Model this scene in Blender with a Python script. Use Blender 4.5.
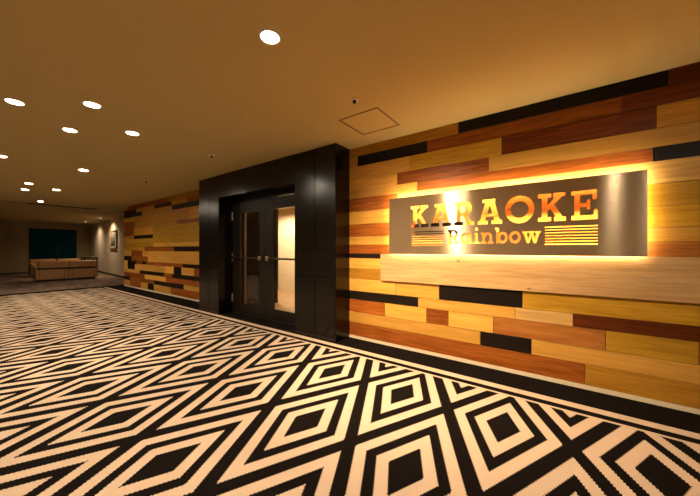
import bpy, bmesh, math, random
from mathutils import Vector, Matrix
random.seed(7)
S = bpy.context.scene
COL = S.collection
R = math.radians
for o in list(bpy.data.objects): bpy.data.objects.remove(o)

# ------------------------------------------------------------------ camera
EYE = 1.2
cam_d = bpy.data.cameras.new('camera'); cam = bpy.data.objects.new('camera', cam_d); COL.objects.link(cam)
cam_d.sensor_width = 36; cam_d.lens = 36 * 286.37 / 700; cam_d.clip_start = .03
cam_d.shift_y = 1.1 / 700
cam.location = (0, 0, EYE); cam.rotation_euler = (R(90), 0, -R(54.218))
S.camera = cam
# ------------------------------------------------------------------ world, exposure
W = bpy.data.worlds.new('world'); S.world = W; W.use_nodes = True
W.node_tree.nodes['Background'].inputs[0].default_value = (.02, .014, .009, 1)
W.node_tree.nodes['Background'].inputs[1].default_value = .3
S.view_settings.view_transform = 'Standard'; S.view_settings.look = 'None'
S.view_settings.gamma = 1; S.view_settings.use_curve_mapping = False
S.view_settings.exposure = 1.0
LAMP_POWER = 29.0
LAMP_GAIN = {1.49: 2.6, 1.5: .7, -.68: .65, -1.65: .03, -1.17: .03}   # some lamps are dimmed, the one by the sign is full on
LAMP_COLOR = (1.0, .72, .47)
WASH_POWER = 330.0
LOUNGE_POWER = 70.0
LED_STRENGTH = 26.0
LED_COLOR = (1.0, .77, .44)
VESTIBULE_POWER = 92.0

# ------------------------------------------------------------------ dimensions (metres)
H = 2.562            # ceiling
XW = 3.17            # face of the plank wall with the sign
XF = 3.285           # face of the plank wall beyond the doors
XP = 2.864           # front of the black door surround
XD = 3.14            # front of the door leaves
YEND = 11.46         # end of the far plank wall

# ------------------------------------------------------------------ helpers
def BM(): return bmesh.new()
def box(bm, x0, x1, y0, y1, z0, z1, mi=0):
    vs = [bm.verts.new(p) for p in ((x0,y0,z0),(x1,y0,z0),(x1,y1,z0),(x0,y1,z0),(x0,y0,z1),(x1,y0,z1),(x1,y1,z1),(x0,y1,z1))]
    fs = []
    for q in ((3,2,1,0),(4,5,6,7),(0,1,5,4),(1,2,6,5),(2,3,7,6),(3,0,4,7)):
        f = bm.faces.new([vs[i] for i in q]); f.material_index = mi; fs.append(f)
    return vs, fs
def rbox(bm, x0, x1, y0, y1, z0, z1, r=.01, seg=2, mi=0):
    t = BM(); box(t, x0, x1, y0, y1, z0, z1, mi)
    bmesh.ops.bevel(t, geom=t.edges[:] , offset=r, segments=seg, affect='EDGES', profile=.5)
    m = bpy.data.meshes.new('tmp'); t.to_mesh(m); t.free(); bm.from_mesh(m); bpy.data.meshes.remove(m)
def quad(bm, pts, mi=0):
    f = bm.faces.new([bm.verts.new(p) for p in pts]); f.material_index = mi; return f
def tube(bm, p0, p1, r, n=12, r1=None):
    p0, p1 = Vector(p0), Vector(p1); d = p1 - p0
    q = d.to_track_quat('Z', 'Y').to_matrix().to_4x4(); q.translation = (p0 + p1) / 2
    bmesh.ops.create_cone(bm, cap_ends=True, segments=n, radius1=r, radius2=r if r1 is None else r1, depth=d.length, matrix=q)
def lathe(bm, c, prof, n=32):
    rings = []
    for (r, z) in prof:
        rings.append([bm.verts.new((c[0]+r*math.cos(2*math.pi*i/n), c[1]+r*math.sin(2*math.pi*i/n), c[2]+z)) for i in range(n)])
    for a, b in zip(rings, rings[1:]):
        for i in range(n): bm.faces.new((a[i], a[(i+1)%n], b[(i+1)%n], b[i]))
    return rings
def obj(name, bm, mat, parent=None, world=True, smooth=False):
    if parent is not None and world: bmesh.ops.translate(bm, verts=bm.verts[:], vec=-parent.location)
    bmesh.ops.recalc_face_normals(bm, faces=bm.faces[:])
    me = bpy.data.meshes.new(name); bm.to_mesh(me); bm.free()
    for m in (mat if isinstance(mat, (list, tuple)) else [mat]): me.materials.append(m)
    if smooth:
        for p in me.polygons: p.use_smooth = True
    o = bpy.data.objects.new(name, me); COL.objects.link(o)
    if parent is not None: o.parent = parent
    return o
def tag(o, label, cat, group=None, kind=None):
    o['label'] = label
    if cat: o['category'] = cat
    if group: o['group'] = group
    if kind: o['kind'] = kind
    return o
def thing(name, label, cat, loc, group=None, kind=None):
    o = bpy.data.objects.new(name, None); COL.objects.link(o); o.location = loc; o.empty_display_size = .1
    return tag(o, label, cat, group, kind)
def struct(name, bm, mat, label=None, cat=None, smooth=False):
    o = obj(name, bm, mat, smooth=smooth); o['kind'] = 'structure'
    if label: o['label'] = label
    if cat: o['category'] = cat
    return o
def copy_tree(o, parent=None):
    c = o.copy(); COL.objects.link(c)
    if parent is not None: c.parent = parent
    for ch in list(o.children): copy_tree(ch, c)
    return c

# ------------------------------------------------------------------ materials
class NT:
    def __init__(s, name):
        s.m = bpy.data.materials.new(name); s.m.use_nodes = True
        s.t = s.m.node_tree; s.n = s.t.nodes; s.l = s.t.links
        s.b = s.n['Principled BSDF']; s.out = s.n['Material Output']
    def put(s, v, sock):
        if hasattr(v, 'is_output') or isinstance(v, bpy.types.NodeSocket): s.l.new(v, sock)
        elif v is not None: sock.default_value = v
    def math(s, op, a, b=None, c=None):
        n = s.n.new('ShaderNodeMath'); n.operation = op
        for i, v in enumerate((a, b, c)):
            if v is not None: s.put(v, n.inputs[i])
        return n.outputs[0]
    def pos(s, scale=(1,1,1), loc=(0,0,0), kind='Object'):
        t = s.n.new('ShaderNodeTexCoord'); mp = s.n.new('ShaderNodeMapping')
        s.l.new(t.outputs[kind], mp.inputs[0]); mp.inputs['Scale'].default_value = scale; mp.inputs['Location'].default_value = loc
        return mp.outputs[0]
    def noise(s, vec, scale, detail=3, rough=.55, dist=0):
        n = s.n.new('ShaderNodeTexNoise'); s.l.new(vec, n.inputs['Vector'])
        n.inputs['Scale'].default_value = scale; n.inputs['Detail'].default_value = detail
        n.inputs['Roughness'].default_value = rough; n.inputs['Distortion'].default_value = dist
        return n.outputs['Fac']
    def ramp(s, fac, stops, interp='LINEAR'):
        n = s.n.new('ShaderNodeValToRGB'); s.l.new(fac, n.inputs[0]); cr = n.color_ramp; cr.interpolation = interp
        while len(cr.elements) < len(stops): cr.elements.new(.5)
        for e, (p, c) in zip(cr.elements, stops): e.position = p; e.color = (*c, 1) if len(c) == 3 else c
        return n.outputs[0]
    def mix(s, fac, a, b, mode='MIX'):
        n = s.n.new('ShaderNodeMix'); n.data_type = 'RGBA'; n.blend_type = mode
        s.put(fac, n.inputs[0])
        for v, i in ((a, 6), (b, 7)):
            if isinstance(v, tuple): v = (*v, 1) if len(v) == 3 else v
            s.put(v, n.inputs[i])
        return n.outputs[2]
    def bump(s, h, strength=.2, dist=.01):
        n = s.n.new('ShaderNodeBump'); s.l.new(h, n.inputs['Height'])
        n.inputs['Strength'].default_value = strength; n.inputs['Distance'].default_value = dist
        s.l.new(n.outputs[0], s.b.inputs['Normal'])
    def set(s, **k):
        for a, v in k.items():
            a = a.replace('_', ' ')
            if isinstance(v, tuple) and len(v) == 3: v = (*v, 1)
            s.put(v, s.b.inputs[a])
        return s.m

def plain(name, col, rough=.5, metal=0, var=.06, scale=8, bump=0, spec=.5):
    t = NT(name); p = t.pos()
    n = t.noise(p, scale)
    c = t.mix(n, tuple(x*(1-var) for x in col), tuple(min(1, x*(1+var)) for x in col))
    if bump: t.bump(t.noise(p, scale*14, 2), bump, .004)
    return t.set(Base_Color=c, Roughness=rough, Metallic=metal, Specular_IOR_Level=spec)
def emit(name, col, strength):
    t = NT(name)
    return t.set(Base_Color=(.8,.8,.8), Emission_Color=col, Emission_Strength=strength)
def wood(name, dark, mid, light, rough=.42, knots=0.0, grain=1.0, fine=.5):
    """boards along Y; every board carries its own offset in the 'board' attribute"""
    t = NT(name)
    a = t.n.new('ShaderNodeAttribute'); a.attribute_name = 'board'; a.attribute_type = 'GEOMETRY'
    tc = t.n.new('ShaderNodeTexCoord')
    va = t.n.new('ShaderNodeVectorMath'); va.operation = 'ADD'
    t.l.new(tc.outputs['Object'], va.inputs[0]); t.l.new(a.outputs['Vector'], va.inputs[1])
    def mp(sc):
        m = t.n.new('ShaderNodeMapping'); t.l.new(va.outputs[0], m.inputs[0]); m.inputs['Scale'].default_value = sc; return m.outputs[0]
    n1 = t.noise(mp((.6, .9*grain, 11*grain)), 1.6, 4, .6, .5)
    n2 = t.noise(mp((1, 2.0, 48)), 1.5, 4, .65, .6)
    c = t.ramp(n1, [(.28, dark), (.5, mid), (.72, light)])
    c = t.mix(fine, c, t.ramp(n2, [(.36, tuple(.42*x for x in mid)), (.60, tuple(min(1,1.25*x) for x in mid))]), 'MIX')
    if knots:
        v = t.n.new('ShaderNodeTexVoronoi'); t.l.new(mp((1, 1.9, 4.3)), v.inputs['Vector']); v.inputs['Scale'].default_value = 1.35
        k = t.ramp(v.outputs['Distance'], [(.035, (1,1,1)), (.075, (0,0,0))])
        c = t.mix(t.math('MULTIPLY', k, knots), c, tuple(.25*x for x in dark))
    sep = t.n.new('ShaderNodeSeparateXYZ'); t.l.new(a.outputs['Vector'], sep.inputs[0])
    fr = t.math('FRACT', t.math('MULTIPLY', sep.outputs[0], 7.31))
    val = t.math('ADD', t.math('MULTIPLY', fr, .42), .77)
    hs = t.n.new('ShaderNodeHueSaturation'); t.l.new(c, hs.inputs['Color']); t.l.new(val, hs.inputs['Value'])
    t.bump(n2, .12, .002)
    return t.set(Base_Color=hs.outputs[0], Roughness=rough, Specular_IOR_Level=.14)

M = {}
M['y'] = wood('yellow_pine', (.52,.255,.038), (.63,.33,.06), (.70,.395,.085), .40, fine=.22)
M['g'] = wood('golden_oak', (.39,.17,.016), (.50,.235,.024), (.58,.29,.036), .42, fine=.3)
M['o'] = wood('olive_ash', (.31,.16,.012), (.43,.23,.019), (.52,.295,.032), .42, grain=1.5, fine=.3)
M['p'] = wood('pale_pine', (.58,.33,.10), (.68,.42,.14), (.74,.49,.19), .45, fine=.25)
M['r'] = wood('red_cedar', (.11,.023,.004), (.30,.085,.012), (.45,.145,.022), .36, fine=.62)
M['d'] = wood('dark_cedar', (.06,.013,.003), (.14,.032,.006), (.22,.058,.011), .34, fine=.6)
M['n'] = wood('amber_knotty_pine', (.20,.07,.015), (.34,.125,.025), (.43,.19,.045), .36, knots=.7, grain=1.3, fine=.3)
M['s'] = wood('streaked_gold_pine', (.28,.12,.03), (.52,.30,.085), (.68,.44,.16), .42, fine=.4)
M['k'] = wood('black_stain', (.008,.005,.0035), (.012,.008,.0055), (.018,.012,.008), .42, fine=.4)
M['slab'] = wood('pale_knotty_slab', (.58,.31,.12), (.74,.46,.20), (.80,.54,.27), .45, knots=.8, grain=.8, fine=.3)
ORDER = ['y','g','o','p','r','d','n','s','k']
M['backing'] = plain('cladding_backing', (.03,.018,.01), .8)
M['ceiling'] = plain('ceiling_paint', (.54,.435,.195), .9, var=.02, scale=2)
M['wall'] = plain('lounge_wall_paper', (.66,.57,.45), .85, var=.05, scale=5, bump=.1)
M['dim_wall'] = plain('corridor_wall_paint', (.60,.50,.36), .85, var=.04, scale=4)
M['back_wall'] = plain('olive_brown_wall', (.36,.29,.17), .8, var=.05, scale=4)
M['cream'] = plain('cream_skirting', (.74,.64,.46), .5, var=.03)
M['skirt'] = plain('black_skirting', (.012,.01,.009), .5)
M['portal'] = plain('black_lacquer', (.0045,.0032,.0024), .22, var=.15, spec=.4, scale=3)
M['door'] = plain('dark_bronze_leaf', (.012,.009,.0065), .42, var=.4, scale=22, spec=.35)
M['brass'] = plain('satin_brass', (.62,.50,.33), .35, 1, .05)
M['bar'] = plain('dark_bronze_metal', (.10,.08,.06), .35, 1, .1)
M['trim'] = plain('white_lamp_trim', (.78,.74,.66), .5, var=.02)
M['alum'] = plain('aluminium', (.55,.52,.48), .35, 1, .05)
M['leather'] = plain('tan_leather', (.56,.31,.13), .5, var=.08, scale=6, bump=.15)
M['seam'] = plain('brown_piping', (.17,.085,.035), .5)
M['black'] = plain('matt_black', (.008,.007,.006), .6)
M['espresso'] = plain('espresso_wood', (.004,.003,.002), .7, spec=.1)
M['redpaper'] = plain('dark_red_cover', (.13,.03,.02), .5)
M['goldpaper'] = plain('gold_cover', (.5,.3,.1), .5)
M['frame'] = plain('light_wood_frame', (.36,.22,.09), .45, var=.1, scale=15)
M['mat'] = plain('picture_mount', (.42,.38,.30), .8)
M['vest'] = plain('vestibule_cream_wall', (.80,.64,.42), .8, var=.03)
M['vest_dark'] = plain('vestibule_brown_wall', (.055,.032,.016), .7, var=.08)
M['panel'] = plain('wall_plate_paint', (.31,.255,.17), .7)
M['lens'] = emit('lamp_lens', (1, .85, .64, 1), 150)
M['lens_dim'] = emit('lounge_lamp_lens', (1, .84, .66, 1), 2.2)
M['led'] = emit('warm_led', (*LED_COLOR, 1), LED_STRENGTH)
M['led_top'] = emit('warm_led_top', (*LED_COLOR, 1), LED_STRENGTH*1.7)
M['vlamp'] = emit('vestibule_lens', (1, .8, .5, 1), 12)

def carpet():
    t = NT('diamond_carpet'); tc = t.n.new('ShaderNodeTexCoord'); sp = t.n.new('ShaderNodeSeparateXYZ')
    t.l.new(tc.outputs['Object'], sp.inputs[0]); m = t.math
    def snap(v, s): return m('MULTIPLY', m('FLOOR', m('DIVIDE', v, s)), s)
    xr, yr = sp.outputs[0], sp.outputs[1]
    x, y = snap(xr, .009), snap(yr, .009)
    a = m('DIVIDE', m('SUBTRACT', x, 2.18), .745); b = m('DIVIDE', m('SUBTRACT', y, 1.035), .3725)
    def cell(v): return m('MULTIPLY', m('ABSOLUTE', m('SUBTRACT', m('FRACT', m('ADD', m('MULTIPLY', v, .5), .5)), .5)), 2.0)
    d = m('MAXIMUM', cell(m('ADD', a, b)), cell(m('SUBTRACT', a, b)))
    def gt(v, k): return m('GREATER_THAN', v, k)
    # black to T0, cream to T1, black to T2, cream to T3, black to 1
    T = (.28, .485, .67, .875)
    cr = m('ADD', m('MULTIPLY', gt(d, T[0]), m('SUBTRACT', 1, gt(d, T[1]))), m('MULTIPLY', gt(d, T[2]), m('SUBTRACT', 1, gt(d, T[3]))))
    def band(v, lo, hi): return m('MULTIPLY', gt(v, lo), m('SUBTRACT', 1, gt(v, hi)))
    cr = m('MULTIPLY', cr, m('SUBTRACT', 1, gt(xr, 2.655)))
    cr = m('MINIMUM', 1, m('ADD', cr, m('ADD', band(xr, 2.655, 2.682), band(xr, 2.752, 2.835))))
    cr = m('MULTIPLY', cr, m('SUBTRACT', 1, gt(yr, 11.5)))
    nz = t.noise(t.pos(), 260, 2, .7); n2 = t.noise(t.pos(), 5, 3)
    cream = t.mix(nz, (.51,.385,.275), (.72,.575,.44)); cream = t.mix(m('MULTIPLY', n2, .3), cream, (.50,.40,.30))
    blk = t.mix(nz, (.003,.0024,.002), (.012,.009,.0075))
    t.bump(nz, .35, .006)
    return t.set(Base_Color=t.mix(cr, blk, cream), Roughness=.95, Specular_IOR_Level=.04)
M['carpet'] = carpet()
def lounge_carpet():
    t = NT('lounge_carpet'); p = t.pos((1, 1, 1))
    c = t.ramp(t.noise(t.pos((1, 1, 1)), 3.2, 3, .6, 1.5), [(.38, (.10,.065,.05)), (.62, (.30,.215,.165))])
    t.bump(t.noise(p, 200, 2), .3, .005)
    return t.set(Base_Color=c, Roughness=.95, Specular_IOR_Level=.15)
M['lounge_carpet'] = lounge_carpet()
def glass(name, tint=(1,1,1), rough=0.0, ior=1.5):
    t = NT(name); fr = t.n.new('ShaderNodeFresnel'); ge = t.n.new('ShaderNodeNewGeometry'); t.l.new(t.math('ADD', t.math('MULTIPLY', ge.outputs['Backfacing'], 1/ior-ior), ior), fr.inputs[0])
    tr = t.n.new('ShaderNodeBsdfTransparent'); tr.inputs[0].default_value = (*tint, 1)
    gl = t.n.new('ShaderNodeBsdfGlossy'); gl.inputs['Roughness'].default_value = rough
    mx = t.n.new('ShaderNodeMixShader'); t.l.new(fr.outputs[0], mx.inputs[0]); t.l.new(tr.outputs[0], mx.inputs[1]); t.l.new(gl.outputs[0], mx.inputs[2])
    t.l.new(mx.outputs[0], t.out.inputs['Surface']); return t.m
M['glass'] = glass('door_glass', (.93,.93,.9))
def film_glass(name, col):
    m = glass(name, (.10,.30,.31), ior=1.22); t = m.node_tree
    df = t.nodes.new('ShaderNodeBsdfDiffuse'); df.inputs[0].default_value = (*col, 1)
    mx = t.nodes.new('ShaderNodeMixShader'); mx.inputs[0].default_value = .6
    out = t.nodes['Material Output']; old = out.inputs['Surface'].links[0].from_socket
    t.links.new(old, mx.inputs[1]); t.links.new(df.outputs[0], mx.inputs[2]); t.links.new(mx.outputs[0], out.inputs['Surface']); return m
M['teal'] = film_glass('teal_glass', (.0,.06,.085))
def brushed():
    t = NT('brushed_steel'); p = t.pos((1, .7, 160))
    n = t.noise(p, 4, 3, .7)
    c = t.ramp(n, [(.3, (.56,.43,.27)), (.7, (.66,.52,.34))])
    cb = t.n.new('ShaderNodeCombineXYZ'); cb.inputs[2].default_value = 1
    t.l.new(cb.outputs[0], t.b.inputs['Tangent'])
    return t.set(Base_Color=c, Metallic=.82, Roughness=.20, Anisotropic=1.0)
M['steel'] = brushed()
def plank_floor():
    t = NT('vestibule_boards'); p = t.pos((1, 1, 1))
    br = t.n.new('ShaderNodeTexBrick'); t.l.new(p, br.inputs['Vector']); br.inputs['Scale'].default_value = 2.2
    br.inputs['Color1'].default_value = (.50,.30,.16,1); br.inputs['Color2'].default_value = (.42,.24,.12,1); br.inputs['Mortar'].default_value = (.2,.1,.05,1)
    br.inputs['Mortar Size'].default_value = .012; br.inputs['Brick Width'].default_value = 2.4; br.inputs['Row Height'].default_value = .3
    return t.set(Base_Color=br.outputs[0], Roughness=.35)
M['boards'] = plank_floor()
def artwork():
    t = NT('green_print'); tc = t.n.new('ShaderNodeTexCoord'); sp = t.n.new('ShaderNodeSeparateXYZ'); t.l.new(tc.outputs['Generated'], sp.inputs[0])
    n = t.noise(t.pos((3,3,3)), 3, 4)
    v = t.math('ADD', sp.outputs[2], t.math('MULTIPLY', t.math('SUBTRACT', n, .5), .5))
    c = t.ramp(v, [(.12, (.03,.07,.045)), (.3, (.06,.11,.07)), (.42, (.22,.17,.12)), (.6, (.16,.17,.17)), (.85, (.32,.30,.26))])
    return t.set(Base_Color=c, Roughness=.5)
M['art'] = artwork()

# ================================================================== THE SETTING
bm = BM(); quad(bm, [(-3,-5,0),(3.6,-5,0),(3.6,11.9,0),(-3,11.9,0)])
struct('floor', bm, M['carpet'], 'corridor carpet with black and cream concentric diamonds and striped border', 'carpet')
bm = BM(); quad(bm, [(-3,11.9,0),(4.9,11.9,0),(4.9,21.45,0),(-3,21.45,0)])
struct('floor.001', bm, M['lounge_carpet'], 'brown mottled lounge carpet beyond the black strip', 'carpet')

# ceiling with the opening of the access hatch left in it
HX0, HX1, HY0, HY1 = 2.381, 2.861, 1.391, 1.868
bm = BM()
for a in ((-3, 4.95, -5, HY0), (-3, 4.95, HY1, 12.62), (-3, HX0, HY0, HY1), (HX1, 4.95, HY0, HY1)):
    box(bm, a[0], a[1], a[2], a[3], H, H+.06)
struct('ceiling', bm, M['ceiling'], 'plain warm painted corridor ceiling', 'ceiling')
bm = BM(); box(bm, -3, 4.95, 12.70, 21.6, H+.0, H+.06)
struct('ceiling.001', bm, M['ceiling'], 'lounge ceiling beyond the dark slot', 'ceiling')
bm = BM(); box(bm, -3, 4.95, 12.6, 12.72, H+.06, H+.1)
box(bm, -3, 4.95, 12.62, 12.628, H-.0, H+.06); box(bm, -3, 4.95, 12.692, 12.70, H, H+.06)
struct('trim_1', bm, M['black'], 'dark slot across the ceiling between corridor and lounge', 'ceiling slot')
bm = BM(); rbox(bm, 2.86, 3.9, 12.635, 12.685, H-.028, H+.03, .004, 1)
struct('trim_2', bm, M['alum'], 'aluminium rail end in the ceiling slot', 'rail')

bm = BM(); rbox(bm, 1.30, 2.85, 12.64, 12.68, H-.024, H+.03, .004, 1)  # black lip added so the shade of the slot reads as a dark line
struct('trim_6', bm, M['black'], 'black strip standing in for the shade of the ceiling slot', 'strip')

def board_attr(me, seeds):
    at = me.attributes.new('board', 'FLOAT_VECTOR', 'FACE')
    for i, s in enumerate(seeds): at.data[i].vector = s
def plank_wall(name, X, planks, base, label):
    """planks: (kind, y_left, y_right, z_top, z_bottom) with left = farther along +Y"""
    bm = BM(); lay = bm.faces.layers.int.new('pid')
    seeds = []
    for i, (k, a, b, t, z) in enumerate(planks):
        dx = random.uniform(-.0025, .0025) + base*(i % 40)*.0004
        n0 = len(bm.faces)
        g = .0016
        t_ = BM(); box(t_, X+dx, X+.022, b+g, a-g, z+g, t-g, ORDER.index(k))
        fr = [e for e in t_.edges if all(v.co.x < X+.01 for v in e.verts)]
        bmesh.ops.bevel(t_, geom=fr, offset=.0016, segments=1, affect='EDGES')
        for f in t_.faces: f.material_index = ORDER.index(k)
        m = bpy.data.meshes.new('tmp'); t_.to_mesh(m); t_.free(); bm.from_mesh(m); bpy.data.meshes.remove(m)
        bm.faces.ensure_lookup_table()
        s = (random.uniform(0, 30), random.uniform(0, 30), random.uniform(0, 30))
        seeds += [s]*(len(bm.faces)-n0)
    n0 = len(bm.faces)
    y0 = min(p[2] for p in planks); y1 = max(p[1] for p in planks)
    box(bm, X+.019, X+.12, y0, y1, 0, H, len(ORDER)); bm.faces.ensure_lookup_table()
    seeds += [(0,0,0)]*(len(bm.faces)-n0)
    me = bpy.data.meshes.new(name); bm.normal_update(); bm.to_mesh(me); bm.free()
    for k in ORDER: me.materials.append(M[k])
    me.materials.append(M['backing'])
    board_attr(me, seeds)
    o = bpy.data.objects.new(name, me); COL.objects.link(o); o['kind'] = 'structure'; o['label'] = label; o['category'] = 'wall'
    return o
YN, YR = 2.36, -2.6
def row(t, z, *seq):
    out = []; a = YN
    for k, b in seq: out.append((k, a, b, t, z)); a = b
    return out
near = []
near += row(2.562, 2.442, ('g', .857), ('k', -.691), ('d', YR))
near += row(2.442, 2.306, ('y', 2.163), ('k', 1.20), ('r', -.428), ('d', YR))
near += row(2.306, 2.132, ('y', 1.421), ('o', .44), ('d', -.626), ('g', YR))
near += row(2.132, 1.988, ('y', 1.578), ('r', .553), ('y', YR))
near += row(1.988, 1.880, ('y', 1.321), ('r', -.61), ('k', YR))
near += row(1.880, 1.703, ('r', 1.578), ('s', YR))
near += row(1.703, 1.530, ('y', .47), ('r', -.42), ('o', YR))
near += row(1.530, 1.368, ('r', 1.345), ('y', .80), ('y', -.45), ('o', YR))
near = [p for p in near if p[:3] != ('y', 1.345, .80)] + [('y', 1.345, .80, 1.530, 1.493), ('k', 1.345, .80, 1.493, 1.368)]
near += row(1.368, 1.255, ('y', .62), ('n', .28), ('y', YR))
near += row(1.255, 1.140, ('r', .9), ('y', -.3), ('n', YR))
near += row(1.140, 1.080, ('k', 1.5), ('y', YR))
near += row(1.080, .940, ('y', .9), ('g', YR))
near += row(.940, .803, ('g', 1.1), ('y', YR))
near += row(.803, .637, ('y', 1.60), ('y', 1.062), ('k', .263), ('o', YR))
near += row(.637, .524, ('k', 1.308), ('y', .322), ('p', -.118), ('d', YR))
near += row(.524, .356, ('r', 1.744), ('y', 1.206), ('r', .957), ('y', .512), ('n', -.331), ('o', -.84), ('r', YR))
near += row(.356, .214, ('y', .633), ('k', .19), ('y', YR))
near += row(.214, .036, ('r', -.197), ('g', YR))
plank_wall('wall_right', XW, near, 0, 'wall of mixed yellow, red and black wooden planks behind the lit sign')
FAR = [
    ('y', 11.46, 11.14, 2.562, 2.43), ('r', 11.14, 8.31, 2.562, 2.43), ('g', 8.31, 7.19, 2.562, 2.43), ('g', 7.19, 5.6, 2.562, 2.43),
    ('r', 7.19, 5.6, 2.43, 2.325), ('g', 8.0, 7.19, 2.43, 2.325), ('k', 9.08, 8.0, 2.43, 2.325), ('k', 7.97, 5.6, 2.325, 2.2),
    ('k', 11.46, 10.44, 2.43, 2.2), ('k', 10.44, 9.98, 2.325, 2.2), ('g', 9.98, 8.0, 2.325, 2.2), ('g', 10.54, 7.1, 2.2, 1.925),
    ('g', 7.1, 5.6, 2.2, 1.925), ('y', 11.46, 10.54, 2.2, 2.06), ('r', 11.46, 10.57, 2.06, 1.83), ('r', 11.46, 10.64, 1.75, 1.615),
    ('r', 7.68, 5.6, 1.925, 1.83), ('o', 10.54, 7.68, 1.925, 1.83), ('o', 9.18, 5.6, 1.83, 1.38), ('g', 10.64, 9.18, 1.83, 1.615),
    ('k', 10.61, 9.19, 1.615, 1.51), ('g', 11.46, 10.61, 1.615, 1.51), ('o', 10.61, 9.17, 1.51, 1.38), ('g', 11.46, 10.61, 1.51, 1.33),
    ('o', 11.46, 9.15, 1.38, 1.265), ('y', 9.15, 5.6, 1.38, 1.265), ('g', 11.46, 9.76, 1.265, 1.148), ('r', 9.76, 7.87, 1.265, 1.148),
    ('k', 7.87, 5.6, 1.265, 1.148), ('y', 11.46, 10.83, 1.148, 0.982), ('r', 10.83, 9.93, 1.148, 0.982), ('y', 9.93, 9.54, 1.148, 0.982),
    ('y', 9.54, 5.6, 1.148, 0.84), ('k', 11.46, 10.83, 0.982, 0.84), ('k', 11.15, 10.4, 0.84, 0.57), ('r', 10.83, 9.54, 0.982, 0.84),
    ('k', 9.93, 9.65, 0.84, 0.75), ('r', 10.4, 9.93, 0.84, 0.75), ('r', 9.65, 7.38, 0.84, 0.75), ('k', 7.38, 5.6, 0.84, 0.75),
    ('y', 11.46, 11.18, 0.75, 0.57), ('y', 10.53, 9.99, 0.75, 0.57), ('y', 9.99, 8.39, 0.75, 0.57), ('y', 8.39, 7.89, 0.75, 0.57),
    ('k', 7.87, 7.47, 0.75, 0.57), ('y', 7.47, 6.83, 0.75, 0.57), ('r', 6.83, 5.6, 0.75, 0.57), ('k', 10.13, 8.45, 0.57, 0.465),
    ('y', 11.46, 10.13, 0.57, 0.465), ('r', 11.46, 9.76, 0.465, 0.332), ('y', 9.76, 8.33, 0.465, 0.332), ('r', 8.45, 7.97, 0.57, 0.465),
    ('k', 7.97, 5.6, 0.57, 0.465), ('k', 11.46, 10.92, 0.332, 0.218), ('y', 11.46, 10.75, 0.218, 0.04), ('r', 10.92, 10.06, 0.332, 0.04),
    ('y', 10.06, 9.52, 0.218, 0.04), ('k', 9.52, 9.11, 0.218, 0.04), ('r', 10.06, 9.06, 0.332, 0.218), ('k', 9.06, 7.34, 0.332, 0.218),
    ('r', 8.33, 5.6, 0.465, 0.332), ('y', 9.11, 8.04, 0.218, 0.04), ('r', 8.04, 5.6, 0.218, 0.04), ('y', 7.34, 5.6, 0.332, 0.218)
]
back_rows = []
lv = [2.562,2.43,2.325,2.2,2.06,1.925,1.83,1.615,1.51,1.38,1.265,1.148,.982,.84,.75,.57,.465,.332,.218,.04]
for i, (t, z) in enumerate(zip(lv, lv[1:])):
    a = YEND
    while a > 5.6:
        b = max(5.6, a - random.uniform(1.2, 2.6)); back_rows.append((random.choice('ggyr'), a, b, t, z)); a = b
far_back = [(k, a, b, t, z) for (k, a, b, t, z) in back_rows]
def far_wall():
    n = len(far_back)
    pl = far_back + FAR
    bm = BM(); seeds = []
    for i, (k, a, b, t, z) in enumerate(pl):
        dx = .004 if i < n else -.001 - (i-n)*.00012
        g = .003; n0 = len(bm.faces)
        box(bm, XF+dx, XF+.03, b+g, a-g, z+g, t-g, ORDER.index(k)); bm.faces.ensure_lookup_table()
        seeds += [(random.uniform(0,30), random.uniform(0,30), random.uniform(0,30))]*(len(bm.faces)-n0)
    n0 = len(bm.faces); box(bm, XF+.028, XF+.12, 5.5, YEND, 0, H, len(ORDER)); seeds += [(0,0,0)]*6
    me = bpy.data.meshes.new('wall_right'); bm.normal_update(); bm.to_mesh(me); bm.free()
    for k in ORDER: me.materials.append(M[k])
    me.materials.append(M['backing']); board_attr(me, seeds)
    o = bpy.data.objects.new('wall_right', me); COL.objects.link(o); o['kind'] = 'structure'; o['category'] = 'wall'
    o['label'] = 'wall of mixed wooden planks between the double doors and the lounge'
far_wall()
bm = BM(); box(bm, XW-.006, XW+.02, YR, 2.36, 0, .034)
struct('baseboard_right', bm, M['cream'], 'thin cream skirting strip under the plank wall with the sign', 'skirting')
bm = BM(); box(bm, XF-.012, XF+.03, 5.7, YEND, 0, .036)
struct('baseboard_right', bm, M['cream'], 'thin cream skirting strip under the far plank wall', 'skirting')

# walls around the corridor and the lounge
bm = BM(); box(bm, XW, XW+.12, -5, YR, 0, H); struct('wall_right', bm, M['dim_wall'], 'plain wall past the end of the planks', 'wall')
bm = BM(); box(bm, -3.1, -3, -5, 21.5, 0, H); struct('wall_left', bm, M['dim_wall'], 'plain wall across the corridor', 'wall')
bm = BM(); box(bm, -3.1, 3.3, -5.1, -5, 0, H); struct('wall_back', bm, M['dim_wall'], 'plain wall closing the corridor behind', 'wall')
GX0, GX1, GZ1, YB = 2.22, 3.99, 2.25, 21.4
bm = BM()
for a in ((-3, GX0, 0, H), (GX1, 4.9, 0, H), (GX0, GX1, GZ1, H)): box(bm, a[0], a[1], YB, YB+.1, a[2], a[3])
struct('wall_far', bm, M['back_wall'], 'dim olive brown wall at the end of the lounge', 'wall')
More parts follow.
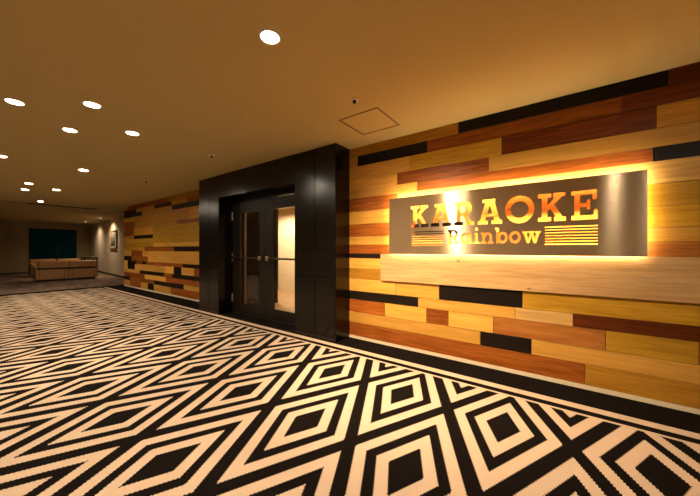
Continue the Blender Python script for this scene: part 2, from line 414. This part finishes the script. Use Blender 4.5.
# lounge wall on the right runs slightly askew from (3.95,11.8) to (4.56,21.4)
def lx(y): return 4.115 + (y-14.35)*.0639
bm = BM()
v = [(lx(11.75),11.75),(lx(21.5),21.5),(lx(21.5)+.1,21.5),(lx(11.75)+.1,11.75)]
lo = [bm.verts.new((x,y,0)) for x,y in v]; hi = [bm.verts.new((x,y,H)) for x,y in v]
bm.faces.new(lo[::-1]); bm.faces.new(hi)
for i in range(4): bm.faces.new((lo[i], lo[(i+1)%4], hi[(i+1)%4], hi[i]))
struct('wall_lounge', bm, M['wall'], 'beige lounge wall carrying the framed picture', 'wall')
bm = BM(); box(bm, 3.3, 4.1, YEND-.08, YEND+.0, 0, H); struct('wall_return', bm, M['wall'], 'short return at the end of the plank wall', 'wall')
bm = BM()
v = [(lx(11.75)-.012,11.75),(lx(21.4)-.012,21.4),(lx(21.4),21.4),(lx(11.75),11.75)]
lo = [bm.verts.new((x,y,0)) for x,y in v]; hi = [bm.verts.new((x,y,.085)) for x,y in v]
bm.faces.new(lo[::-1]); bm.faces.new(hi)
for i in range(4): bm.faces.new((lo[i], lo[(i+1)%4], hi[(i+1)%4], hi[i]))
struct('baseboard_lounge', bm, M['skirt'], 'black skirting along the beige lounge wall', 'skirting')
bm = BM(); box(bm, -3, GX0-.02, YB-.012, YB, 0, .06); box(bm, GX1+.02, lx(21.4)-.012, YB-.012, YB, 0, .06)
struct('baseboard_far', bm, M['skirt'], 'black skirting along the far olive brown wall', 'skirting')

# ------------------------------------------------------------------ black door surround
YL0, YL1, YR0, YR1 = 5.05, 5.766, 2.293, 3.048
ZLIN = 2.145
sur = thing('trim', 'tall black panelled surround framing the double glass doors', 'door surround', (XP, 4.05, 0), kind='structure')
sur.name = 'trim_3'
def panels(name, y0, y1, ys, parent):
    bm = BM(); box(bm, XP+.008, XW+.14, y0, y1, 0, H); pil = obj(name, bm, M['portal'], parent)
    zs = [(.0, .829), (.829, 1.197), (1.197, H)]
    cells = [(y0, ys, *zs[0]), (ys, y1, *zs[0]), (y0, y1, *zs[1]), (y0, ys, *zs[2]), (ys, y1, *zs[2])]
    for a, b, c, d in cells:
        bm = BM(); rbox(bm, XP, XP+.012, a+.004, b-.004, c+.004, d-.004, .0025, 1)
        p = obj('panel', bm, M['portal'], pil, world=False)
        p.data.transform(Matrix.Translation(-parent.location))
    return pil
panels('pillar', YR0, YR1, 2.655, sur)
panels('pillar', YL0, YL1, 5.412, sur)
bm = BM(); box(bm, XP+.003, XW+.14, YR1, YL0, ZLIN, H); obj('lintel', bm, M['portal'], sur)
bm = BM()
box(bm, XD-.02, XD+.08, YR1, YL0, 2.075, ZLIN)
box(bm, XD-.02, XD+.08, YR1, YR1+.006, 0, 2.075); box(bm, XD-.02, XD+.08, YL0-.006, YL0, 0, 2.075)
obj('door_frame', bm, M['portal'], sur)
bm = BM(); box(bm, XD-.02, XD+.08, YR1, YL0, 0, .008); obj('threshold', bm, M['skirt'], sur)

# ------------------------------------------------------------------ the two door leaves
def leaf(name, y0, y1, gy0, gy1, hinge_y, ring_y, label):
    d = thing(name, label, 'door', (XD, (y0+y1)/2, 0), kind='structure')
    gz0, gz1, z0, z1 = .185, 1.882, .012, 2.068
    bm = BM(); X0, X1 = XD, XD+.045
    rbox(bm, X0, X1, y0, gy0, z0, z1, .003, 1); rbox(bm, X0, X1, gy1, y1, z0, z1, .003, 1)
    rbox(bm, X0, X1, gy0, gy1, z0, gz0, .003, 1); rbox(bm, X0, X1, gy0, gy1, gz1, z1, .003, 1)
    obj('leaf_frame', bm, M['door'], d)
    bm = BM()
    for a in ((gy0, gy0+.012, gz0, gz1), (gy1-.012, gy1, gz0, gz1), (gy0, gy1, gz0, gz0+.012), (gy0, gy1, gz1-.012, gz1)):
        box(bm, X0-.003, X0+.012, a[0], a[1], a[2], a[3])
    obj('glazing_bead', bm, M['bar'], d)
    bm = BM(); box(bm, X0+.018, X0+.026, gy0-.004, gy1+.004, gz0-.004, gz1+.004); obj('glass_pane', bm, M['glass'], d)
    bm = BM(); rbox(bm, X0-.062, X0-.038, y0+.09, y1-.09, 1.026, 1.056, .006, 2)
    bar = obj('push_bar', bm, M['bar'], d)
    for yy in (ring_y, y0+y1-ring_y):
        bm = BM(); tube(bm, (X0-.038, yy, 1.041), (X0, yy, 1.041), .017, 16); rbox(bm, X0-.068, X0-.034, yy-.03, yy+.03, 1.005, 1.077, .01, 2)
        p = obj('bar_bracket', bm, M['brass'] if yy == ring_y else M['bar'], bar, world=False)
        p.data.transform(Matrix.Translation(-d.location))
    for z in (.272, 1.048, 1.83):
        bm = BM(); tube(bm, (X0-.012, hinge_y, z-.08), (X0-.012, hinge_y, z+.08), .012, 12)
        obj('hinge', bm, M['brass'], d, smooth=False)
    return d
leaf('door_1', 4.054, 5.040, 4.202, 4.797, 5.026, 4.15, 'left dark framed glass leaf of the double doors showing carpet reflections')
leaf('door_2', 3.056, 4.048, 3.25, 3.862, 3.068, 3.95, 'right dark framed glass leaf of the double doors, bright room behind')

# ------------------------------------------------------------------ bright vestibule beyond the doors
VX, VH = 5.62, 2.36
bm = BM(); box(bm, 3.29, VX+.1, 1.2, 9.3, -.02, .004); struct('floor_vestibule', bm, M['boards'], 'tan wooden floor seen through the right glass door', 'floor')
bm = BM(); box(bm, 3.42, VX+.1, 1.2, 9.3, VH, VH+.05); struct('ceiling_vestibule', bm, M['vest'], 'low ceiling of the room behind the doors', 'ceiling')
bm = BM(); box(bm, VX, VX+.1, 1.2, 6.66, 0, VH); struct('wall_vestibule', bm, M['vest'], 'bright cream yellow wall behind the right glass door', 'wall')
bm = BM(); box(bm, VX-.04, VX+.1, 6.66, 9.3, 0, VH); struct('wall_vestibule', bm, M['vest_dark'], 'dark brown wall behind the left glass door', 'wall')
bm = BM(); box(bm, 3.31, VX+.1, 1.1, 1.2, 0, VH); box(bm, 3.42, VX+.1, 9.3, 9.4, 0, VH)
box(bm, 3.295, 3.42, 1.1, YR1, 0, VH+.05); box(bm, 3.312, 3.42, YR1, YL0, 2.16, VH+.05)
struct('wall_vestibule', bm, M['vest'], 'side walls of the room behind the double doors', 'wall')
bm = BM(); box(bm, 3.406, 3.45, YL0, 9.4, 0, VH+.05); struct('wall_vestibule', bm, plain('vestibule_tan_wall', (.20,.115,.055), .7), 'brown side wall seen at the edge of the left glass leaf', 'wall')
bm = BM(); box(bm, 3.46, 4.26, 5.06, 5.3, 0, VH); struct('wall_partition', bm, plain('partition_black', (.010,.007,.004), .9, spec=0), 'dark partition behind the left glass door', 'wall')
bm = BM(); rbox(bm, VX-.012, VX, 5.9, 5.93, .1, 2.3, .003, 1); struct('trim_4', bm, M['vest'], 'pale corner bead on the cream yellow wall', 'trim')

# ================================================================== SIGN AND BOARD
bm = BM()
box(bm, XW-.033, XW-.004, -1.9, 1.79, .806, 1.14)
be = [e for e in bm.edges]; bmesh.ops.bevel(bm, geom=be, offset=.002, segments=1, affect='EDGES')
slab = obj('wooden_board', bm, M['slab'])
tag(slab, 'long pale knotty wooden board fixed to the plank wall right below the metal sign', 'wooden board')

XS = 3.10                                  # front of the sign
SY0, SY1, SZ0, SZ1 = -.565, 1.65, 1.142, 1.808
sign = thing('wall_sign', 'brushed steel sign reading KARAOKE Rainbow with letters cut through and golden backlight', 'sign', (XS, (SY0+SY1)/2, SZ0))
cut = BM(); _c = [0]
def prism(pts):
    _c[0] += 1; e = .004 + .0005*_c[0] % .003 + .00003*_c[0]
    a = [cut.verts.new((XS-e, y, z)) for y, z in pts]; b = [cut.verts.new((XS+.004+e, y, z)) for y, z in pts]
    n = len(pts); cut.faces.new(a); cut.faces.new(b[::-1])
    for i in range(n): cut.faces.new((a[i], b[i], b[(i+1)%n], a[(i+1)%n]))
def ring(outer, inner, closed):
    _c[0] += 1; e = .004 + .0005*_c[0] % .003 + .00003*_c[0]
    n = len(outer)
    L = [[cut.verts.new((x, y, z)) for y, z in pp] for x, pp in ((XS-e, outer), (XS-e, inner), (XS+.004+e, outer), (XS+.004+e, inner))]
    oa, ia, ob, ib = L
    for i in range(n if closed else n-1):
        j = (i+1) % n
        cut.faces.new((oa[i], ia[i], ia[j], oa[j])); cut.faces.new((ob[i], ob[j], ib[j], ib[i]))
        cut.faces.new((oa[i], oa[j], ob[j], ob[i])); cut.faces.new((ia[i], ib[i], ib[j], ia[j]))
    if not closed:
        for i in (0, n-1): cut.faces.new((oa[i], ob[i], ib[i], ia[i]))
class Glyph:
    def __init__(s, yl, yr, zb, zt): s.a = (yl, yr, zb, zt)
    def T(s, u, v): yl, yr, zb, zt = s.a; return (yl+(yr-yl)*u, zb+(zt-zb)*v)
    def poly(s, *p): prism([s.T(*q) for q in p]); return s
    def rect(s, u0, v0, u1, v1): return s.poly((u0,v0),(u1,v0),(u1,v1),(u0,v1))
    def arc(s, cu, cv, ru, rv, iu, iv, a0=0, a1=360, n=40):
        cl = a1-a0 >= 360; k = n if cl else n+1
        an = [R(a0+(a1-a0)*i/n) for i in range(k)]
        ring([s.T(cu+ru*math.cos(t), cv+rv*math.sin(t)) for t in an], [s.T(cu+iu*math.cos(t), cv+iv*math.sin(t)) for t in an], cl); return s
    def disc(s, cu, cv, ru, rv, n=16): return s.poly(*[(cu+ru*math.cos(2*math.pi*i/n), cv+rv*math.sin(2*math.pi*i/n)) for i in range(n)])
ZB, ZT = 1.447, 1.695
def gK(yl, yr):
    g = Glyph(yl, yr, ZB, ZT)
    g.rect(.13, .02, .35, .98).rect(0, .85, .48, 1).rect(0, 0, .48, .15)
    g.poly((.33,.33),(.33,.56),(.66,.9),(.90,.9)).poly((.43,.46),(.58,.60),(.92,.1),(.68,.1)).rect(.55, .86, .97, 1.001).rect(.58, -.001, 1, .151)
def gA(yl, yr):
    g = Glyph(yl, yr, ZB, ZT)
    g.poly((.08,.1),(.28,.1),(.56,.93),(.34,.93)).poly((.70,.1),(.92,.1),(.68,.93),(.46,.93)).rect(.25, .29, .74, .42)
    g.rect(.20, .86, .72, 1).rect(0, 0, .42, .15).rect(.57, -.001, 1, .151)
def gR(yl, yr):
    g = Glyph(yl, yr, ZB, ZT)
    g.rect(.12, .02, .34, .98).rect(0, .853, .45, 1).rect(0, 0, .46, .15).rect(.32, .40, .53, .53)
    g.rect(.44, .851, .53, 1.001).arc(.52, .70, .38, .30, .16, .152, -90, 90, 20).poly((.45,.45),(.66,.45),(.88,.1),(.66,.1)).rect(.62, -.001, 1, .151)
def gO(yl, yr): Glyph(yl, yr, ZB-.004, ZT+.004).arc(.5, .5, .5, .5, .31, .30, n=56)
def gE(yl, yr):
    g = Glyph(yl, yr, ZB, ZT)
    g.rect(.12, .02, .34, .98).rect(0, .845, .96, 1).rect(0, 0, 1, .155).rect(.32, .43, .66, .57)
    g.rect(.81, .66, .961, .9).rect(.85, .1, 1.001, .35).rect(.60, .34, .73, .67)
gK(1.366, 1.157); gA(1.128, .905); gR(.879, .679); gA(.643, .425); gO(.399, .163); gK(.134, -.067); gE(-.104, -.276)
zb, zx, zc = 1.256, 1.366, 1.405
g = Glyph(.941, .824, zb, zc)
g.rect(.12, .02, .34, .98).rect(0, .853, .45, 1).rect(0, 0, .46, .15).rect(.32, .40, .53, .53).rect(.44, .851, .53, 1.001)
g.arc(.52, .70, .38, .30, .14, .15, -90, 90, 14).poly((.43,.45),(.66,.45),(.90,.1),(.66,.1)).rect(.62, -.001, 1, .151)
g = Glyph(.812, .696, zb, zx); g.arc(.40, .5, .40, .51, .2, .29, n=28).rect(.70, .03, .92, 1).rect(.62, 0, 1, .17).rect(.6, .84, .81, 1.001)
g = Glyph(.682, .628, zb, zx); g.rect(.32, .02, .70, .98).rect(.05, .83, .6, 1).rect(0, 0, 1, .17).disc(.5, 1.32, .24, .15)
g = Glyph(.615, .501, zb, zx); g.rect(.12, .02, .33, .98).rect(0, .83, .25, 1).rect(0, 0, .45, .17).arc(.55, .58, .33, .43, .13, .22, 0, 180, 16).rect(.681, .02, .879, .59).rect(.56, -.001, 1, .171)
g = Glyph(.487, .377, zb, zx); g.rect(.10, .0, .31, 1.35).rect(0, 1.22, .25, 1.38).arc(.60, .5, .40, .51, .2, .29, n=28)
g = Glyph(.366, .268, zb, zx); g.arc(.5, .5, .5, .52, .27, .29, n=30)
g = Glyph(.26, .113, zb, zx)
g.poly((.06,.9),(.24,.9),(.40,0),(.26,0)).poly((.27,.002),(.39,.002),(.58,.85),(.44,.85)).poly((.45,.85),(.59,.85),(.76,.001),(.62,.001)).poly((.63,-.001),(.75,-.001),(.94,.9),(.77,.9))
g.rect(0, .84, .34, 1).rect(.36, .83, .64, 1.001).rect(.68, .84, 1, .999)
for k in range(7):
    z = 1.400 - k*.0254
    prism([(.083, z), (-.276, z), (-.276, z-.010), (.083, z-.010)])
    prism([(1.355, z), (.988, z), (.988, z-.010), (1.355, z-.010)])
bmesh.ops.recalc_face_normals(cut, faces=cut.faces[:])
cm = bpy.data.meshes.new('cutter'); cut.to_mesh(cm); cut.free(); co = bpy.data.objects.new('cutter', cm); COL.objects.link(co)
bm = BM(); box(bm, XS, XS+.004, SY0, SY1, SZ0, SZ1)
face = obj('face_plate', bm, M['steel'])
md = face.modifiers.new('cut', 'BOOLEAN'); md.operation = 'DIFFERENCE'; md.solver = 'EXACT'; md.use_self = True; md.object = co
dg = bpy.context.evaluated_depsgraph_get()
me = bpy.data.meshes.new_from_object(face.evaluated_get(dg)); face.modifiers.clear(); face.data = me; me.name = 'face_plate'
bpy.data.objects.remove(co)
face.parent = sign; me.transform(Matrix.Translation(-sign.location))
face['label'] = 'brushed steel face with cut-through lettering and stripes'
bm = BM()
for a in ((SY0, SY1, SZ0, SZ0+.003), (SY0, SY1, SZ1-.003, SZ1), (SY0, SY0+.003, SZ0, SZ1), (SY1-.003, SY1, SZ0, SZ1)):
    box(bm, XS+.0035, XS+.010, *a)
obj('edge_return', bm, M['steel'], sign)
def led(y0, y1, z0, z1, m='led'):
    bm = BM(); box(bm, XS+.013, XS+.019, y0, y1, z0, z1); return obj('light_strip', bm, M[m], sign)
led(SY0+.02, SY1-.02, SZ1-.018, SZ1-.006, 'led_top')
led(SY0+.02, SY1-.02, SZ0+.006, SZ0+.018)
led(SY0+.006, SY0+.018, SZ0+.02, SZ1-.02)
led(SY1-.018, SY1-.006, SZ0+.02, SZ1-.02)
led(-.465, .70, 1.420, 1.432)
led(SY0+.12, SY1-.12, 1.738, 1.750)
led(SY0+.12, SY1-.12, 1.212, 1.224)
led(1.44, 1.452, SZ0+.1, SZ1-.1)
for y, z in ((1.5, 1.72), (1.5, 1.2), (-.42, 1.72), (-.42, 1.2)):
    bm = BM(); tube(bm, (XS+.004, y, z), (XW-.004, y, z), .008, 10); obj('standoff', bm, M['alum'], sign)

# ================================================================== CEILING FITTINGS
hatch = thing('ceiling_hatch', 'square metal edged access hatch in the ceiling above the sign', 'access hatch', ((HX0+HX1)/2, (HY0+HY1)/2, H))
bm = BM(); w = .016
for a in ((HX0, HX1, HY0, HY0+w), (HX0, HX1, HY1-w, HY1), (HX0, HX0+w, HY0+w, HY1-w), (HX1-w, HX1, HY0+w, HY1-w)):
    box(bm, a[0], a[1], a[2], a[3], H-.006, H+.02)
obj('frame', bm, plain('bronze_hatch_frame', (.24,.15,.055), .45), hatch)
bm = BM(); box(bm, HX0+w+.003, HX1-w-.003, HY0+w+.003, HY1-w-.003, H-.002, H+.02); obj('panel', bm, M['ceiling'], hatch)

def make_downlight(r, lens):
    t = thing('downlight', 'lamp', 'downlight', (0, 0, H))
    bm = BM(); rg = lathe(bm, (0,0,0), [(r+.018, 0), (r+.018, -.003), (r+.010, -.007), (r, -.007), (r-.002, .0)])
    obj('trim_ring', bm, M['trim'], t, world=False, smooth=True)
    bm = BM(); bmesh.ops.create_cone(bm, cap_ends=True, segments=28, radius1=r, radius2=r, depth=.003, matrix=Matrix.Translation((0,0,-.0025)))
    obj('lens', bm, lens, t, world=False)
    return t
def spot(parent, power, size, blend, rad=.05, col=LAMP_COLOR, loc=(0,0,-.012), rot=(0,0,0)):
    l = bpy.data.lights.new('lamp', 'SPOT'); l.energy = power; l.color = col; l.spot_size = R(size); l.spot_blend = blend; l.shadow_soft_size = rad
    o = bpy.data.objects.new('lamp_light', l); COL.objects.link(o); o.parent = parent; o.location = loc; o.rotation_euler = rot
DL = [((1.19, 1.49), 'large bright downlight nearest the camera, in front of the double doors'),
      ((.334, 4.057), 'downlight at the left edge, leftmost of the front group of four'),
      ((.767, 3.548), 'downlight of the front group of four lying closest to the camera'),
      ((.784, 4.512), 'downlight of the front group of four lying farthest from the camera'),
      ((1.233, 4.034), 'downlight of the front group of four closest to the black door surround'),
      ((.413, 6.591), 'downlight cut by the left picture edge, behind the front group of four'),
      ((1.317, 6.605), 'single downlight between the front and rear groups of four, on the right'),
      ((.926, 8.883), 'downlight of the rear group lying nearest the camera'),
      ((.966, 9.851), 'downlight of the rear group lying farthest left in view'),
      ((1.392, 9.298), 'downlight of the rear group closest to the plank wall'),
      ((1.463, 11.924), 'last corridor downlight, just in front of the dark ceiling slot'),
      ((.30, 1.50), 'downlight overhead, partner of the large bright one, mirrored in the sign'),
      ((.72, -.68), 'downlight behind the camera mirrored at the right end of the sign'),
      ((.70, -1.65), 'rearmost downlight of the group behind the camera'),
      ((1.16, -1.17), 'downlight of the group behind the camera nearest the plank wall'),
      ((.26, -1.17), 'downlight of the group behind the camera nearest the opposite wall'),
      ((.49, 9.30), 'downlight of the rear group hidden past the left picture edge')]
proto = make_downlight(.055, M['lens'])
for i, ((x, y), lab) in enumerate(DL):
    o = proto if i == 0 else copy_tree(proto)
    o.location = (x, y, H); o['label'] = lab; o['group'] = 'corridor ceiling downlights'
for o in [q for q in COL.objects if q.name.startswith('downlight')]: spot(o, LAMP_POWER*LAMP_GAIN[round(o.location.y, 2)] if round(o.location.y, 2) in LAMP_GAIN else LAMP_POWER, 150, .8)
# extra spot added at the big lamp to brighten the planks below the sign
big = [q for q in COL.objects if q.name.startswith('downlight') and 'nearest the camera, in front' in q['label']][0]
spot(big, WASH_POWER, 84, 1.0, .035, (1.0, .70, .42), (0,0,-.02), Vector((1.98, -.25, -2.45)).to_track_quat('-Z', 'Y').to_euler())
LL = [((3.857, 18.99), 'lounge downlight washing the wall near the far corner'), ((3.80, 16.25), 'lounge downlight washing the wall above the framed picture')]
proto = make_downlight(.05, M['lens_dim'])
for i, ((x, y), lab) in enumerate(LL):
    o = proto if i == 0 else copy_tree(proto)
    o.location = (x, y, H); o['label'] = lab; o['group'] = 'lounge ceiling downlights'
    spot(o, LOUNGE_POWER*(.8, .4)[i], 150, .9, .05, (1, .74, .45))
proto = make_downlight(.06, M['vlamp'])
for i, (x, y) in enumerate(((4.75, 4.6), (4.75, 6.1))):
    o = proto if i == 0 else copy_tree(proto)
    o.location = (x, y, VH); o['label'] = ('downlight in the bright room behind the doors, nearer one', 'downlight in the bright room behind the doors, farther one')[i]
    o['group'] = 'downlights behind the doors'
    spot(o, VESTIBULE_POWER, 165, .5, .06, (1, .84, .60))

def make_sprinkler(r):
    t = thing('sprinkler', 's', 'sprinkler', (0, 0, H))
    bm = BM(); lathe(bm, (0,0,0), [(r, 0), (r, -.003), (r*.75, -.007), (r*.45, -.008), (.001, -.008)], 24); obj('cover_plate', bm, M['trim'], t, world=False, smooth=True)
    bm = BM(); lathe(bm, (0,0,0), [(r*.42, -.007), (r*.42, -.018), (r*.3, -.03), (.001, -.03)], 20); obj('nozzle', bm, M['black'], t, world=False)
    return t
proto = make_sprinkler(.042)
for i, ((x, y), lab) in enumerate([((2.146, 1.496), 'small sprinkler with dark nozzle beside the ceiling hatch'),
        ((2.204, 4.069), 'small sprinkler in the ceiling in front of the black door surround'),
        ((2.261, 6.658), 'small sprinkler in the ceiling near the far plank wall'),
        ((2.336, 9.44), 'small sprinkler in the ceiling nearest the lounge')]):
    o = proto if i == 0 else copy_tree(proto)
    o.location = (x, y, H); o['label'] = lab; o['group'] = 'ceiling sprinklers'

# ================================================================== LOUNGE
# teal glass double doors in the far wall
def glass_leaf(name, x0, x1, hx, label):
    d = thing(name, label, 'glass door', ((x0+x1)/2, YB, 0), kind='structure')
    bm = BM(); box(bm, x0, x1, YB+.03, YB+.042, .02, GZ1-.05); obj('glass_pane', bm, M['teal'], d)
    bm = BM(); tube(bm, (hx, YB-.03, .95), (hx, YB-.03, 1.4), .013); tube(bm, (hx, YB-.03, 1.0), (hx, YB+.03, 1.0), .01); tube(bm, (hx, YB-.03, 1.35), (hx, YB+.03, 1.35), .01)
    obj('pull_handle', bm, M['bar'], d)
    return d
gxm = (GX0+GX1)/2
glass_leaf('door_3', GX0+.05, gxm-.001, gxm-.12, 'left teal glass door at the end of the lounge')
glass_leaf('door_4', gxm+.001, GX1-.03, gxm+.12, 'right teal glass door at the end of the lounge')
bm = BM()
for a in ((GX0, GX0+.05, 0, GZ1), (GX1-.03, GX1, 0, GZ1), (GX0+.05, GX1-.03, GZ1-.05, GZ1), (GX0+.05, GX1-.03, 0, .02)): box(bm, a[0], a[1], YB-.01, YB+.1, a[2], a[3])
struct('trim_5', bm, M['black'], 'black frame around the teal glass doors', 'door frame')
bm = BM(); box(bm, GX0-.4, GX1+.4, YB+2.2, YB+2.3, 0, H); box(bm, GX0-.5, GX0-.4, YB+.1, YB+2.3, 0, H); box(bm, GX1+.4, GX1+.5, YB+.1, YB+2.3, 0, H); box(bm, GX0-.5, GX1+.5, YB+.1, YB+2.3, H, H+.05); box(bm, GX0-.5, GX1+.5, YB+.1, YB+2.3, -.05, -.001)
struct('wall_beyond', bm, plain('teal_room_wall', (.10,.22,.22), .6), 'room behind the teal glass doors, faintly lit by an added lamp', 'wall')
l = bpy.data.lights.new('teal_fill', 'AREA'); l.energy = 4; l.color = (.5, .9, 1); l.size = 1.2  # added cool fill lamp, unseen, gives the room behind the glass a faint tone
lo = bpy.data.objects.new('teal_fill_light', l); COL.objects.link(lo); lo.location = (gxm, YB+1.2, H-.05)
# faint wall plate left of the glass doors
bm = BM(); rbox(bm, 1.53, 1.94, YB-.02, YB, 1.68, 2.08, .006, 1)
tag(obj('wall_plate', bm, M['panel']), 'faint square plate on the dim wall left of the teal glass doors', 'wall plate')

def make_sofa():
    W_, D_ = 1.722, .76
    t = thing('sofa', 's', 'sofa', (0,0,0))
    bm = BM(); box(bm, .06, W_-.06, .06, D_-.05, 0, .06); obj('plinth', bm, M['black'], t, world=False)
    for k in (0, 1):
        x0, x1 = (.0, W_/2-.006) if k == 0 else (W_/2+.006, W_)
        bm = BM(); rbox(bm, x0, x1, 0, .17, .06, .435, .03, 3); b = obj('back_panel', bm, M['leather'], t, world=False, smooth=False)
        for s in (x0+.10, x1-.10):
            bm = BM(); rbox(bm, s-.008, s+.008, -.005, .03, .07, .43, .004, 1); obj('piping', bm, M['seam'], b, world=False)
        bm = BM(); rbox(bm, x0+(.07 if k == 0 else .015), x1-(.015 if k == 0 else .01), .015, .235, .485, .745, .045, 4); obj('back_cushion', bm, M['leather'], t, world=False, smooth=True)
        bm = BM(); rbox(bm, x0+(.15 if k == 0 else .01), x1-(.01 if k == 0 else .15), .2, D_-.01, .29, .44, .04, 3); obj('seat_cushion', bm, M['leather'], t, world=False, smooth=True)
    bm = BM(); box(bm, .05, W_-.05, .03, .17, .42, .50); obj('gap_shade', bm, M['black'], t, world=False)  # black bar paints in the shade of the gap under the back cushions
    bm = BM(); box(bm, .02, W_-.02, .15, D_-.03, .06, .29); obj('seat_base', bm, M['leather'], t, world=False)
    for x0 in (0, W_-.14):
        bm = BM(); rbox(bm, x0, x0+.14, .175, D_, .06, .56, .03, 3); obj('arm', bm, M['leather'], t, world=False)
    return t
s1 = make_sofa(); s1.location = (1.754, 15.3, 0)
s1['label'] = 'tan leather sofa with its back to the camera, front one of the two'; s1['group'] = 'lounge sofas'
s2 = copy_tree(s1); s2.location = (1.95+1.722, 18.9, 0); s2.rotation_euler = (0, 0, math.pi)
s2['label'] = 'tan leather sofa behind the front one, facing the camera before the teal doors'
tab = thing('console_table', 'dark thin topped table standing behind the right end of the front sofa', 'table', (3.53, 16.75, 0))
bm = BM(); rbox(bm, 3.30, 3.77, 16.5, 17.0, .80, .84, .006, 1); obj('table_top', bm, M['espresso'], tab)
for x in (3.33, 3.74):
    for y in (16.53, 16.97):
        bm = BM(); box(bm, x-.02, x+.02, y-.02, y+.02, 0, .80); obj('leg', bm, M['espresso'], tab)
bm = BM(); rbox(bm, 3.42, 3.55, 16.6, 16.8, .84, .862, .003, 1); tag(obj('booklet', bm, M['redpaper']), 'dark red booklet lying on the dark table, left one', 'booklet')
bm = BM(); rbox(bm, 3.58, 3.70, 16.62, 16.8, .84, .856, .003, 1); tag(obj('booklet', bm, M['goldpaper']), 'gold booklet lying on the dark table, right one', 'booklet')

# framed picture on the askew wall (built in local space: X out of wall toward -x, Y along wall)
pic = thing('framed_picture', 'framed landscape print in a pale wooden frame on the beige lounge wall', 'picture', (lx(16.1), 16.1, 1.62))
pic.rotation_euler = (0, 0, -math.atan(.0639))
w2, h2, fw_ = .61, .415, .055
bm = BM()
for a in ((-w2, w2, h2-fw_, h2), (-w2, w2, -h2, -h2+fw_), (-w2, -w2+fw_, -h2+fw_, h2-fw_), (w2-fw_, w2, -h2+fw_, h2-fw_)): rbox(bm, -.05, -.002, *a, .006, 1)
obj('frame', bm, M['frame'], pic, world=False)
bm = BM(); box(bm, -.03, -.02, -w2+fw_, w2-fw_, -h2+fw_, h2-fw_); obj('mount', bm, M['mat'], pic, world=False)
bm = BM(); box(bm, -.033, -.03, -.36, .36, -.27, .25); obj('print', bm, M['art'], pic, world=False)
